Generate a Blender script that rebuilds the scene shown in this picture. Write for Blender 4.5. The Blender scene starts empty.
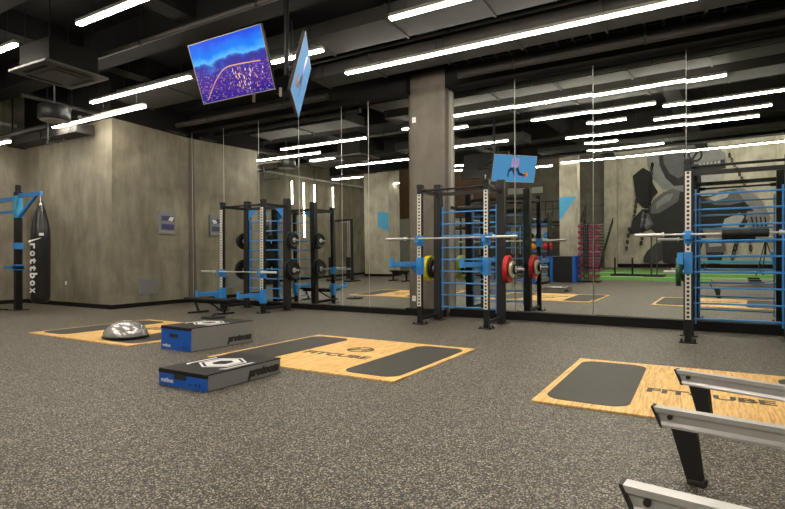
import bpy, bmesh, math, random
from mathutils import Vector, Matrix, Euler
random.seed(4)
S = bpy.context.scene
C = S.collection
PI = math.pi
R = math.radians

# ------------------------------------------------------------------ materials
def mat(name, col, rough=.5, metal=0.0, spec=.5, noise=None, bump=None, emit=None, es=1.0):
    m = bpy.data.materials.new(name); m.use_nodes = True
    nt = m.node_tree; b = nt.nodes['Principled BSDF']
    b.inputs['Base Color'].default_value = (*col, 1)
    b.inputs['Roughness'].default_value = rough
    b.inputs['Metallic'].default_value = metal
    b.inputs['Specular IOR Level'].default_value = spec
    tc = nt.nodes.new('ShaderNodeTexCoord')
    if noise is None: noise = (9, .12)
    n = nt.nodes.new('ShaderNodeTexNoise'); n.inputs['Scale'].default_value = noise[0]; n.inputs['Detail'].default_value = 4
    nt.links.new(tc.outputs['Object'], n.inputs['Vector'])
    mx = nt.nodes.new('ShaderNodeMapRange')
    mx.inputs[3].default_value = 1-noise[1]; mx.inputs[4].default_value = 1+noise[1]
    nt.links.new(n.outputs['Fac'], mx.inputs[0])
    hs = nt.nodes.new('ShaderNodeHueSaturation'); hs.inputs['Color'].default_value = (*col, 1)
    nt.links.new(mx.outputs[0], hs.inputs['Value']); nt.links.new(hs.outputs[0], b.inputs['Base Color'])
    if bump:
        bn = nt.nodes.new('ShaderNodeTexNoise'); bn.inputs['Scale'].default_value = bump[0]
        nt.links.new(tc.outputs['Object'], bn.inputs['Vector'])
        bp = nt.nodes.new('ShaderNodeBump'); bp.inputs['Strength'].default_value = bump[1]; bp.inputs['Distance'].default_value = .01
        nt.links.new(bn.outputs['Fac'], bp.inputs['Height']); nt.links.new(bp.outputs[0], b.inputs['Normal'])
    if emit:
        b.inputs['Emission Color'].default_value = (*emit, 1); b.inputs['Emission Strength'].default_value = es
    return m

def ramp(nt, stops):
    r = nt.nodes.new('ShaderNodeValToRGB'); e = r.color_ramp.elements
    e[0].position, e[0].color = stops[0][0], (*stops[0][1], 1)
    e[1].position, e[1].color = stops[-1][0], (*stops[-1][1], 1)
    for p, c in stops[1:-1]:
        k = e.new(p); k.color = (*c, 1)
    return r

def concrete(name, c0, c1, c2, streak=1.0):
    m = bpy.data.materials.new(name); m.use_nodes = True; nt = m.node_tree; L = nt.links
    b = nt.nodes['Principled BSDF']; b.inputs['Roughness'].default_value = .62
    tc = nt.nodes.new('ShaderNodeTexCoord')
    mp = nt.nodes.new('ShaderNodeMapping'); mp.inputs['Scale'].default_value = (2.4, 2.4, .7); L.new(tc.outputs['Object'], mp.inputs[0])
    n1 = nt.nodes.new('ShaderNodeTexNoise'); n1.inputs['Scale'].default_value = 1.6; n1.inputs['Detail'].default_value = 8; n1.inputs['Roughness'].default_value = .65
    L.new(mp.outputs[0], n1.inputs['Vector'])
    n2 = nt.nodes.new('ShaderNodeTexNoise'); n2.inputs['Scale'].default_value = 1.1; n2.inputs['Detail'].default_value = 6; n2.inputs['Distortion'].default_value = .8
    L.new(tc.outputs['Object'], n2.inputs['Vector'])
    mx = nt.nodes.new('ShaderNodeMath'); mx.operation = 'MULTIPLY_ADD'; mx.inputs[1].default_value = .55*streak
    ad = nt.nodes.new('ShaderNodeMath'); ad.operation = 'MULTIPLY'; ad.inputs[1].default_value = .5
    L.new(n2.outputs['Fac'], ad.inputs[0]); L.new(n1.outputs['Fac'], mx.inputs[0]); L.new(ad.outputs[0], mx.inputs[2])
    r = ramp(nt, [(.36, c0), (.52, c1), (.68, c2)]); L.new(mx.outputs[0], r.inputs[0])
    L.new(r.outputs[0], b.inputs['Base Color'])
    n3 = nt.nodes.new('ShaderNodeTexNoise'); n3.inputs['Scale'].default_value = 14; n3.inputs['Detail'].default_value = 6
    L.new(tc.outputs['Object'], n3.inputs['Vector'])
    bp = nt.nodes.new('ShaderNodeBump'); bp.inputs['Strength'].default_value = .25; bp.inputs['Distance'].default_value = .02
    L.new(n3.outputs['Fac'], bp.inputs['Height']); L.new(bp.outputs[0], b.inputs['Normal'])
    return m

def rubber_floor():
    m = bpy.data.materials.new('speckled_rubber'); m.use_nodes = True; nt = m.node_tree; L = nt.links
    b = nt.nodes['Principled BSDF']; b.inputs['Roughness'].default_value = .55; b.inputs['Specular IOR Level'].default_value = .35
    tc = nt.nodes.new('ShaderNodeTexCoord')
    v = nt.nodes.new('ShaderNodeTexVoronoi'); v.inputs['Scale'].default_value = 135; L.new(tc.outputs['Object'], v.inputs['Vector'])
    sp = nt.nodes.new('ShaderNodeSeparateColor'); L.new(v.outputs['Color'], sp.inputs[0])
    r = ramp(nt, [(.0, (.014, .0122, .0096)), (.5, (.027, .0235, .0185)), (.66, (.093, .08, .062)), (.86, (.26, .228, .178)), (1, (.50, .445, .36))])
    L.new(sp.outputs[0], r.inputs[0])
    n = nt.nodes.new('ShaderNodeTexNoise'); n.inputs['Scale'].default_value = 60; n.inputs['Detail'].default_value = 5; L.new(tc.outputs['Object'], n.inputs['Vector'])
    n2 = nt.nodes.new('ShaderNodeTexNoise'); n2.inputs['Scale'].default_value = .7; n2.inputs['Detail'].default_value = 3; L.new(tc.outputs['Object'], n2.inputs['Vector'])
    m1 = nt.nodes.new('ShaderNodeMapRange'); m1.inputs[1].default_value = .3; m1.inputs[2].default_value = .7; m1.inputs[3].default_value = .8; m1.inputs[4].default_value = 1.2; L.new(n.outputs['Fac'], m1.inputs[0])
    m2 = nt.nodes.new('ShaderNodeMapRange'); m2.inputs[3].default_value = .85; m2.inputs[4].default_value = 1.15; L.new(n2.outputs['Fac'], m2.inputs[0])
    # tile seams, one metre
    sx = nt.nodes.new('ShaderNodeSeparateXYZ'); L.new(tc.outputs['Object'], sx.inputs[0])
    seam = None
    for ax in (0, 1):
        f = nt.nodes.new('ShaderNodeMath'); f.operation = 'PINGPONG'; f.inputs[1].default_value = .5; L.new(sx.outputs[ax], f.inputs[0])
        g = nt.nodes.new('ShaderNodeMath'); g.operation = 'GREATER_THAN'; g.inputs[1].default_value = .006; L.new(f.outputs[0], g.inputs[0])
        seam = g if seam is None else seam
        if ax:
            k = nt.nodes.new('ShaderNodeMath'); k.operation = 'MULTIPLY'; L.new(seam.outputs[0], k.inputs[0]); L.new(g.outputs[0], k.inputs[1]); seam = k
    ms = nt.nodes.new('ShaderNodeMapRange'); ms.inputs[3].default_value = .6; ms.inputs[4].default_value = 1; L.new(seam.outputs[0], ms.inputs[0])
    a = nt.nodes.new('ShaderNodeMath'); a.operation = 'MULTIPLY'; L.new(m1.outputs[0], a.inputs[0]); L.new(m2.outputs[0], a.inputs[1])
    c = nt.nodes.new('ShaderNodeMath'); c.operation = 'MULTIPLY'; L.new(a.outputs[0], c.inputs[0]); L.new(ms.outputs[0], c.inputs[1])
    h = nt.nodes.new('ShaderNodeHueSaturation'); L.new(r.outputs[0], h.inputs['Color']); L.new(c.outputs[0], h.inputs['Value'])
    L.new(h.outputs[0], b.inputs['Base Color'])
    bp = nt.nodes.new('ShaderNodeBump'); bp.inputs['Strength'].default_value = .3; bp.inputs['Distance'].default_value = .004
    L.new(n.outputs['Fac'], bp.inputs['Height']); L.new(bp.outputs[0], b.inputs['Normal'])
    return m

def wood():
    m = bpy.data.materials.new('plywood'); m.use_nodes = True; nt = m.node_tree; L = nt.links
    b = nt.nodes['Principled BSDF']; b.inputs['Roughness'].default_value = .42
    tc = nt.nodes.new('ShaderNodeTexCoord')
    mp = nt.nodes.new('ShaderNodeMapping'); mp.inputs['Scale'].default_value = (26, 1.8, 1); L.new(tc.outputs['Object'], mp.inputs[0])
    n = nt.nodes.new('ShaderNodeTexNoise'); n.inputs['Scale'].default_value = 1.8; n.inputs['Detail'].default_value = 8; n.inputs['Distortion'].default_value = 1.1
    L.new(mp.outputs[0], n.inputs['Vector'])
    r = ramp(nt, [(.3, (.50, .22, .055)), (.44, (.72, .41, .12)), (.55, (.84, .53, .18)), (.72, (.92, .65, .27))]); L.new(n.outputs['Fac'], r.inputs[0])
    L.new(r.outputs[0], b.inputs['Base Color'])
    return m

def hole_steel():
    # white faced upright, black round holes every 60 mm
    m = bpy.data.materials.new('white_steel_with_holes'); m.use_nodes = True; nt = m.node_tree; L = nt.links
    b = nt.nodes['Principled BSDF']; b.inputs['Roughness'].default_value = .45
    tc = nt.nodes.new('ShaderNodeTexCoord'); sx = nt.nodes.new('ShaderNodeSeparateXYZ'); L.new(tc.outputs['Object'], sx.inputs[0])
    f = nt.nodes.new('ShaderNodeMath'); f.operation = 'PINGPONG'; f.inputs[1].default_value = .032; L.new(sx.outputs[2], f.inputs[0])
    cmb = nt.nodes.new('ShaderNodeCombineXYZ'); L.new(sx.outputs[0], cmb.inputs[0]); L.new(f.outputs[0], cmb.inputs[1])
    ln = nt.nodes.new('ShaderNodeVectorMath'); ln.operation = 'LENGTH'; L.new(cmb.outputs[0], ln.inputs[0])
    lt = nt.nodes.new('ShaderNodeMath'); lt.operation = 'LESS_THAN'; lt.inputs[1].default_value = .02; L.new(ln.outputs['Value'], lt.inputs[0])
    r = ramp(nt, [(0, (.62, .60, .54)), (1, (.012, .012, .012))]); L.new(lt.outputs[0], r.inputs[0]); L.new(r.outputs[0], b.inputs['Base Color'])
    return m

def screen_city():
    m = bpy.data.materials.new('screen_city_night'); m.use_nodes = True; nt = m.node_tree; L = nt.links
    b = nt.nodes['Principled BSDF']; b.inputs['Base Color'].default_value = (.01, .01, .02, 1); b.inputs['Roughness'].default_value = .25
    tc = nt.nodes.new('ShaderNodeTexCoord'); sx = nt.nodes.new('ShaderNodeSeparateXYZ'); L.new(tc.outputs['Generated'], sx.inputs[0])
    n = nt.nodes.new('ShaderNodeTexNoise'); n.inputs['Scale'].default_value = 2.6; n.inputs['Detail'].default_value = 4; L.new(tc.outputs['Generated'], n.inputs['Vector'])
    a = nt.nodes.new('ShaderNodeMath'); a.operation = 'MULTIPLY_ADD'; a.inputs[1].default_value = .75; L.new(n.outputs['Fac'], a.inputs[0]); L.new(sx.outputs[2], a.inputs[2])
    r = ramp(nt, [(.0, (.006, .0, .20)), (.25, (.015, .002, .24)), (.50, (.07, .015, .28)), (.62, (.03, .03, .34)), (.665, (.03, .10, .55)), (.70, (.10, .52, .95)), (.80, (.0, .22, .95)), (1.0, (.0, .07, .80))])
    sc = nt.nodes.new('ShaderNodeMath'); sc.operation = 'MULTIPLY'; sc.inputs[1].default_value = .70; L.new(a.outputs[0], sc.inputs[0]); L.new(sc.outputs[0], r.inputs[0])
    v = nt.nodes.new('ShaderNodeTexVoronoi'); v.inputs['Scale'].default_value = 30; L.new(tc.outputs['Generated'], v.inputs['Vector'])
    lt = nt.nodes.new('ShaderNodeMapRange'); lt.inputs[1].default_value = .45; lt.inputs[2].default_value = .15; lt.inputs[3].default_value = 0; lt.inputs[4].default_value = 1; L.new(v.outputs['Distance'], lt.inputs[0])
    # lights thick in the lower middle of the picture
    vs = nt.nodes.new('ShaderNodeVectorMath'); vs.operation = 'DISTANCE'; vs.inputs[1].default_value = (.58, .5, .2); L.new(tc.outputs['Generated'], vs.inputs[0])
    den = nt.nodes.new('ShaderNodeMapRange'); den.inputs[1].default_value = .5; den.inputs[2].default_value = .1; den.inputs[3].default_value = .3; den.inputs[4].default_value = 1; L.new(vs.outputs['Value'], den.inputs[0])
    up = nt.nodes.new('ShaderNodeMapRange'); up.inputs[1].default_value = .58; up.inputs[2].default_value = .42; L.new(sx.outputs[2], up.inputs[0])
    k = nt.nodes.new('ShaderNodeMath'); k.operation = 'MULTIPLY'; L.new(lt.outputs[0], k.inputs[0]); L.new(den.outputs[0], k.inputs[1])
    k2 = nt.nodes.new('ShaderNodeMath'); k2.operation = 'MULTIPLY'; L.new(k.outputs[0], k2.inputs[0]); L.new(up.outputs[0], k2.inputs[1])
    mx = nt.nodes.new('ShaderNodeMix'); mx.data_type = 'RGBA'; L.new(k2.outputs[0], mx.inputs[0]); L.new(r.outputs[0], mx.inputs[6]); mx.inputs[7].default_value = (1, .66, .42, 1)
    L.new(mx.outputs[2], b.inputs['Emission Color']); b.inputs['Emission Strength'].default_value = 1.0
    return m

M = {}
M['floor'] = rubber_floor()
M['wood'] = wood()
M['holes'] = hole_steel()
M['block'] = concrete('concrete_olive', (.15, .132, .095), (.222, .199, .145), (.315, .288, .215))
M['column'] = concrete('concrete_grey_brown', (.10, .085, .066), (.148, .127, .102), (.205, .18, .148), .6)
M['ccol'] = concrete('concrete_pale', (.30, .28, .22), (.43, .40, .32), (.54, .51, .42))
M['black'] = mat('black_steel', (.009, .009, .0095), .45, spec=.3)
M['post'] = mat('charcoal_steel', (.018, .0165, .0165), .5, spec=.3)
M['rubber'] = mat('pad_rubber', (.046, .042, .037), .6, spec=.3, noise=(14, .3))
M['base'] = mat('black_skirting', (.006, .006, .006), .7, spec=.2)
M['ceil'] = mat('dark_ceiling_paint', (.013, .0115, .0105), .85, spec=.15, noise=(3, .35))
M['duct'] = mat('painted_duct', (.034, .030, .027), .7, spec=.3, noise=(4, .25))
M['pipe'] = mat('painted_pipe', (.055, .049, .045), .55)
M['white'] = mat('white_enamel', (.6, .58, .55), .5)
M['offwhite'] = mat('grey_enamel', (.30, .28, .25), .5)
M['blue'] = mat('blue_enamel', (.035, .24, .62), .4)
M['skyblue'] = mat('sky_blue_paint', (.06, .36, .62), .5)
M['boxblue'] = mat('blue_vinyl', (.004, .10, .50), .5)
M['boxgrey'] = mat('grey_vinyl', (.20, .195, .195), .5, noise=(60, .08))
M['boxblack'] = mat('black_vinyl', (.011, .0095, .009), .55, spec=.3)
M['chrome'] = mat('chromed_steel', (.62, .60, .58), .42, .8)
M['alu'] = mat('brushed_aluminium', (.60, .585, .575), .42, .6, noise=(30, .05))
M['dome'] = mat('silver_grey_rubber', (.42, .41, .40), .22, .55, noise=(5, .45))
M['yellow'] = mat('yellow_urethane', (.62, .56, .01), .45)
M['red'] = mat('red_urethane', (.50, .012, .015), .45)
M['green'] = mat('green_urethane', (.012, .09, .035), .45)
M['cream'] = mat('cream_urethane', (.55, .58, .40), .45)
M['ink'] = mat('black_ink', (.02, .016, .012), .6)
M['brownink'] = mat('faded_dark_ink', (.045, .028, .013), .6)
M['paper'] = mat('white_print', (.75, .74, .74), .6)
M['leather'] = mat('black_bag_leather', (.012, .011, .011), .28)
M['turf'] = mat('green_turf', (.075, .27, .02), .9, noise=(30, .35))
M['pink'] = mat('pink_vinyl', (.20, .018, .065), .5)
M['orange'] = mat('orange_rubber', (.7, .22, .02), .5)
M['panel'] = mat('grey_plastic', (.21, .21, .235), .45)
M['purple'] = mat('purple_display', (.05, .05, .15), .3)
M['darkwall'] = mat('dark_recess', (.15, .135, .115), .8, noise=(2, .4))
M['brown'] = mat('brown_timber', (.10, .055, .03), .7, noise=(6, .5))
M['pale'] = mat('pale_board', (.36, .37, .33), .6)
for i, g in enumerate([.010, .022, .052, .11, .21, .38]):
    M['g%d' % i] = mat('mural_paint_%s' % ['black', 'charcoal', 'slate', 'ash', 'silver', 'pearl'][i], (g, g*.99, g*1.02), .75, noise=(2.5, .3))
M['lamp'] = mat('lamp_diffuser', (.9, .9, .88), .5, emit=(1.0, .93, .80), es=64.0)
M['tube'] = mat('wall_tube_diffuser', (.9, .9, .88), .5, emit=(1.0, .94, .82), es=26.0)
M['city'] = screen_city()
M['streetglow'] = mat('screen_street_light', (.1, .05, .02), .4, emit=(1, .5, .22), es=.8)
M['towerglow'] = mat('screen_tower_light', (.1, .1, .1), .4, emit=(.95, .85, .72), es=.9)
M['bluescreen'] = mat('screen_blue_studio', (.01, .015, .03), .6, spec=.1, emit=(.10, .38, .74), es=.7, noise=(2, .1))
M['screendark'] = mat('screen_dark_figure', (.01, .01, .03), .3, emit=(.01, .03, .12), es=.6)
M['screenpink'] = mat('screen_pink_figure', (.05, .02, .05), .3, emit=(.45, .30, .62), es=.8)
mm = bpy.data.materials.new('mirror_glass'); mm.use_nodes = True
b_ = mm.node_tree.nodes['Principled BSDF']; b_.inputs['Metallic'].default_value = 1; b_.inputs['Roughness'].default_value = 0.0
b_.inputs['Base Color'].default_value = (.88, .90, .85, 1); M['mirror'] = mm

# ------------------------------------------------------------------ mesh helpers
class MB:
    def __init__(s): s.v = []; s.f = []; s.sm = []
    def add(s, vs, fs, smooth=False):
        o = len(s.v); s.v += [Vector(v) for v in vs]; s.f += [tuple(o+i for i in f) for f in fs]; s.sm += [smooth]*len(fs); return s
    def box(s, x0, x1, y0, y1, z0, z1, bev=0.0, mtx=None):
        bm = bmesh.new(); bmesh.ops.create_cube(bm, size=1)
        for v in bm.verts: v.co = Vector(((x0+x1)/2+v.co.x*(x1-x0), (y0+y1)/2+v.co.y*(y1-y0), (z0+z1)/2+v.co.z*(z1-z0)))
        if bev > 0: bmesh.ops.bevel(bm, geom=list(bm.edges), offset=bev, segments=2, affect='EDGES', profile=.5)
        if mtx is not None: bm.transform(mtx)
        bm.verts.ensure_lookup_table()
        s.add([v.co.copy() for v in bm.verts], [[v.index for v in f.verts] for f in bm.faces]); bm.free(); return s
    def cyl(s, a, b, r, n=16, r2=None, cap=True):
        a = Vector(a); b = Vector(b); d = (b-a).normalized(); u = d.orthogonal().normalized(); w = d.cross(u); r2 = r if r2 is None else r2
        vs = [a+(u*math.cos(2*PI*i/n)+w*math.sin(2*PI*i/n))*r for i in range(n)]+[b+(u*math.cos(2*PI*i/n)+w*math.sin(2*PI*i/n))*r2 for i in range(n)]
        s.add(vs, [(i, (i+1) % n, n+(i+1) % n, n+i) for i in range(n)], True)
        if cap: s.add(vs, [tuple(range(n-1, -1, -1)), tuple(range(n, 2*n))])
        return s
    def lathe(s, prof, origin=(0, 0, 0), axis='z', n=32):
        o = Vector(origin); vs = []
        for r, h in prof:
            for i in range(n):
                c, t = math.cos(2*PI*i/n)*r, math.sin(2*PI*i/n)*r
                vs.append(o+(Vector((c, t, h)) if axis == 'z' else Vector((h, c, t)) if axis == 'x' else Vector((t, h, c))))
        fs = [(j*n+i, j*n+(i+1) % n, (j+1)*n+(i+1) % n, (j+1)*n+i) for j in range(len(prof)-1) for i in range(n)]
        s.add(vs, fs, True); return s
    def prism(s, pts, h0, h1, axis='z', mtx=None):
        n = len(pts)
        def P(p, h):
            return Vector((p[0], p[1], h)) if axis == 'z' else Vector((h, p[0], p[1])) if axis == 'x' else Vector((p[0], h, p[1]))
        vs = [P(p, h0) for p in pts]+[P(p, h1) for p in pts]
        if mtx is not None: vs = [mtx @ v for v in vs]
        s.add(vs, [tuple(range(n-1, -1, -1)), tuple(range(n, 2*n))]+[(i, (i+1) % n, n+(i+1) % n, n+i) for i in range(n)]); return s
    def tube(s, pts, r, n=10):
        for a, b in zip(pts, pts[1:]): s.cyl(a, b, r, n)
        return s
    def ring(s, c, ro, ri, z0, z1, n=40, a0=0, a1=2*PI, sx=1, sy=1):
        full = abs(a1-a0-2*PI) < 1e-4; k = n if full else n+1; vs = []
        for i in range(k):
            t = a0+(a1-a0)*i/n
            for rr, z in ((ro, z0), (ri, z0), (ri, z1), (ro, z1)): vs.append((c[0]+math.cos(t)*rr*sx, c[1]+math.sin(t)*rr*sy, z))
        fs = []
        for i in range(n):
            j = (i+1) % k
            for q in range(4): fs.append((i*4+q, j*4+q, j*4+(q+1) % 4, i*4+(q+1) % 4))
        s.add(vs, fs); return s
    def build(s, name, m, parent=None, loc=(0, 0, 0), rot=(0, 0, 0)):
        me = bpy.data.meshes.new(name); me.from_pydata(s.v, [], s.f)
        me.polygons.foreach_set('use_smooth', s.sm)
        bm = bmesh.new(); bm.from_mesh(me); bmesh.ops.recalc_face_normals(bm, faces=bm.faces); bm.to_mesh(me); bm.free(); me.update()
        o = bpy.data.objects.new(name, me); C.objects.link(o)
        me.materials.append(M[m] if isinstance(m, str) else m)
        o.location = loc; o.rotation_euler = rot
        if parent: o.parent = parent
        return o

def tag(o, label=None, cat=None, group=None, kind=None):
    if label: o['label'] = label
    if cat: o['category'] = cat
    if group: o['group'] = group
    if kind: o['kind'] = kind
    return o
def empty(name, loc, rz=0, label=None, cat=None, group=None):
    o = bpy.data.objects.new(name, None); C.objects.link(o); o.empty_display_size = .1
    o.location = loc; o.rotation_euler = (0, 0, rz); return tag(o, label, cat, group)
def copy_tree(o, parent=None):
    c = o.copy(); C.objects.link(c)
    if parent: c.parent = parent
    for ch in [x for x in bpy.data.objects if x.parent == o]: copy_tree(ch, c)
    return c
def struct(name, mb, m, loc=(0, 0, 0), rot=(0, 0, 0)):
    return tag(mb.build(name, m, None, loc, rot), kind='structure')
def text(name, body, size, m, parent, mtx, extrude=.002, width=None, shear=0.0, weight=0.0):
    cu = bpy.data.curves.new(name, 'FONT'); cu.body = body; cu.size = size; cu.extrude = extrude; cu.align_x = 'CENTER'; cu.align_y = 'CENTER'
    cu.shear = shear; cu.offset = weight; cu.resolution_u = 2
    t = bpy.data.objects.new(name, cu); C.objects.link(t)
    dg = bpy.context.evaluated_depsgraph_get(); me = bpy.data.meshes.new_from_object(t.evaluated_get(dg))
    bpy.data.objects.remove(t)
    if width:
        xs = [v.co.x for v in me.vertices]; w = max(xs)-min(xs); c = (max(xs)+min(xs))/2
        for v in me.vertices: v.co.x = (v.co.x-c)*width/w
    me.transform(mtx)
    o = bpy.data.objects.new(name, me); C.objects.link(o); me.materials.clear(); me.materials.append(M[m]); o.parent = parent
    return o

# ------------------------------------------------------------------ room shell
struct('floor', MB().box(-17.3, 8.3, -17.2, 11.3, -.1, 0), 'floor')
struct('ceiling', MB().box(-17.3, 8.3, -4.0, 11.3, 6.0, 6.2), 'ceil')
struct('ceiling', MB().box(-17.3, 8.3, -17.2, -4.0, 9.0, 9.2).box(-17.3, 8.3, -4.1, -4.0, 6.0, 9.2), 'ceil')
struct('wall_left', MB().box(-17.3, -17.0, -17.2, 7.9, 0, 9.0), 'block')
struct('wall_right', MB().box(8.0, 8.3, -17.2, 11.3, 0, 9.0), 'block')
struct('wall_front', MB().box(-17.3, 8.3, 11.0, 11.3, 0, 6), 'darkwall')
struct('wall_back', MB().box(-7.3, 8.3, -17.2, -16.85, 0, 9.0), 'ccol')
struct('wall_back', MB().box(-17.3, -7.3, -17.2, -16.85, 0, 4.2), 'darkwall')
struct('wall_back', MB().box(-17.3, -7.3, -17.2, -16.85, 4.2, 9.0), 'column')
struct('trim_1', MB().box(-7.3, -6.5, -16.85, -16.5, 0, 8.9), 'ccol')
struct('trim_2', MB().box(2.0, 2.9, -16.85, -16.3, 0, 8.9), 'ccol')
# concrete block in the corner, its right face runs a little askew to the mirror wall
struct('beam_block', MB().prism([(-17.0, 7.84), (-12.74, 7.84), (-12.93, 10.5), (-17, 10.5)], 4.86, 6.0), 'ceil')
struct('wall_block', MB().prism([(-17.0, 7.9), (-12.8, 7.9), (-13.0, 10.5), (-13.0, 11.0), (-17.0, 11.0)], 0, 6.0), 'block')
struct('baseboard_block', MB().prism([(-17.0, 7.86), (-12.77, 7.86), (-12.97, 10.5), (-13.0, 10.5), (-12.81, 7.9), (-17.0, 7.9)], 0, .11), 'base')
struct('baseboard_left', MB().box(-17.0, -16.96, -16.8, 7.86, 0, .11), 'base')
struct('baseboard_back', MB().box(-6.5, 8.0, -16.85, -16.7, 0, .25), 'base')
struct('trim_3', MB().prism([(-13.02, 10.38), (-12.93, 10.38), (-12.93, 10.5), (-13.02, 10.5)], .1, 4.95), 'column')
# column in front of the mirror wall
struct('column_concrete', MB().box(-5.66, -4.76, 10.5, 11.0, 0, 5.45, .01), 'column')
struct('baseboard_column', MB().box(-5.70, -4.72, 10.42, 10.5, 0, .16), 'base')
struct('baseboard_mirror', MB().box(-12.95, -5.66, 10.4, 10.52, 0, .13).box(-4.72, 6.5, 10.68, 10.8, 0, .17), 'base')
struct('trim_4', MB().box(-4.76, -4.7, 10.70, 11.0, .1, 5.0), 'offwhite')
# dark header above the mirrors
struct('wall_header', MB().box(-13.0, -5.62, 10.3, 11.0, 5.0, 6.0).box(-4.76, 8.0, 10.5, 11.0, 5.05, 6.0), 'ceil')

# wall plates on the column
for z, lab in ((4.42, 'small white switch plate high on the concrete column'), (.38, 'small white socket plate near the foot of the concrete column')):
    r_ = empty('wall_plate', (-5.52, 10.5, z), 0, lab, 'wall plate')
    MB().box(-.045, .045, -.015, 0, -.06, .06, .004).build('cover', 'paper', r_)
    MB().box(-.018, .018, -.02, -.012, -.025, .025, .002).build('switch', 'white', r_)

# mirrors: separate panes, each leaning a hair
T = .77
panes = [(-12.93, -11.6, 10.5, 0), (-11.6, -10.25, 10.5, 0), (-10.25, -8.85, 10.5, 0), (-8.85, -7.5, 10.5, 0), (-7.5, -6.72, 10.5, 0), (-6.72, -5.63, 10.5, 0),
         (-4.72, -3.28, 10.8, .8), (-3.28, -1.73, 10.8, 1.45), (-1.73, -.15, 10.8, 1.95), (-.15, 1.42, 10.8, 2.2), (1.42, 3.0, 10.8, 2.4), (3.0, 4.6, 10.8, 2.4)]
plab = ['wall mirror pane against the concrete block, reflecting the grey display panel', 'tall wall mirror pane behind the left half of the rack farthest from the camera',
        'tall wall mirror pane behind the right half of the farthest rack', 'wall mirror pane just right of the rack farthest from the camera, reflecting dark training machines',
        'narrow wall mirror pane reflecting the left half of the pale far pillar', 'narrow wall mirror pane touching the left side of the concrete column',
        'wall mirror pane touching the right side of the concrete column', 'wall mirror pane reflecting the blue television and the black plyometric box',
        'wall mirror pane reflecting the mural chains, left of the nearest rack', 'wall mirror pane behind the rungs of the nearest rack',
        'wall mirror pane outside the picture past the nearest rack', 'last wall mirror pane outside the picture']
for (x0, x1, Y, th), lab in zip(panes, plab):
    if x0 > 2.5: continue
    w = x1-x0-.006
    r_ = empty('wall_mirror', ((x0+x1)/2, Y, .1), 0, lab, 'mirror', 'mirror panes on the long wall')
    r_.rotation_euler = Euler((R(T), 0, R(-th)))
    MB().box(-w/2, w/2, 0, .006, .03, 4.93).build('glass', 'mirror', r_)
    MB().box(-w/2-.004, -w/2+.004, -.004, .006, .03, 4.93).build('edge_strip', 'alu', r_)

# ------------------------------------------------------------------ overhead: beams, ducts, pipes
for i, x in enumerate((-15.0, -11.4, -7.9, -4.4, -.9, 2.6, 6.1)):
    struct('beam', MB().box(x-.2, x+.2, -4.0, 10.3, 5.55, 6.0), 'ceil')
for y in (9.95, 6.55, 2.0, -2.0):
    struct('beam', MB().box(-17, 8, y-.25, y+.25, 5.45, 5.98), 'ceil')
def duct(x0, x1, y0, y1, z0, z1, lab, m='duct', axis='x'):
    r_ = empty('air_duct', ((x0+x1)/2, (y0+y1)/2, z0), 0, lab, 'duct')
    hx, hy, hz = (x1-x0)/2, (y1-y0)/2, z1-z0
    MB().box(-hx, hx, -hy, hy, 0, hz).build('casing', m, r_)
    L_, st = (hx, 'x') if axis == 'x' else (hy, 'y')
    n = max(1, int(L_*2/1.4))
    for i in range(n+1):
        t = -L_+2*L_*i/n
        if axis == 'x': MB().box(t-.02, t+.02, -hy-.025, hy+.025, -.025, hz+.01).build('flange', m, r_)
        else: MB().box(-hx-.025, hx+.025, t-.02, t+.02, -.025, hz+.01).build('flange', m, r_)
    for i in range(0, n+1, 2):
        t = -L_+.3+(2*L_-.6)*i/max(n, 1)
        if axis == 'x': MB().box(t-.012, t+.012, -hy-.04, -hy-.028, -.02, 6-z0).build('hanger', 'black', r_)
        else: MB().box(-hx-.04, -hx-.028, t-.012, t+.012, -.02, 6-z0).build('hanger', 'black', r_)
    return r_
duct(-7.2, 7.5, 8.95, 9.6, 5.18, 5.42, 'long grey duct right behind the longest bright light row, above the column')
duct(-7.6, 2.0, 7.35, 8.15, 5.2, 5.44, 'wide flat grey duct above the second light row, right of the televisions')
duct(-16.95, -13.5, 7.42, 7.83, 4.50, 4.72, 'pale rectangular duct under the ceiling in front of the concrete block')
duct(-12.3, -8.6, 7.75, 8.7, 5.2, 5.44, 'broad flat duct above the televisions and the left light rows')
duct(-9.6, -5.4, 3.3, 4.05, 5.15, 5.42, 'flat duct overhead between the brightest top light and the air conditioner')
duct(-13.9, -11.6, 2.9, 3.9, 5.0, 5.4, 'grey duct stub in the upper corner left of the air conditioner')
duct(-6.0, 6.0, -.2, .5, 5.3, 5.44, 'long duct seen only in the mirror behind the middle light rows')
def pipe(pts, r, lab, m='pipe'):
    r_ = empty('ceiling_pipe', pts[0], 0, lab, 'pipe')
    o = Vector(pts[0]); q = [Vector(p)-o for p in pts]
    MB().tube(q, r, 12).build('tube', m, r_)
    d = q[-1]-q[0]; n = max(2, int(d.length/2.2))
    for i in range(n):
        p = q[0]+d*(i+.5)/n
        MB().cyl(p, p+Vector((0, 0, 6-o.z-p.z)), .01, 6).cyl(p-d.normalized()*.02, p+d.normalized()*.02, r+.012, 12).build('clamp', 'black', r_)
    return r_
pipe([(-10.35, 6.05, 5.28), (-4.5, 6.05, 5.28)], .045, 'thin grey pipe crossing overhead between the air conditioner and the televisions')
pipe([(-7.6, 8.62, 5.36), (7.5, 8.62, 5.36)], .03, 'long conduit running directly above the longest light row', 'pipe')
pipe([(-4.3, 10.15, 5.1), (7.5, 10.15, 5.1)], .06, 'thick dark pipe just in front of the top edge of the right hand mirrors', 'duct')
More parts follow.
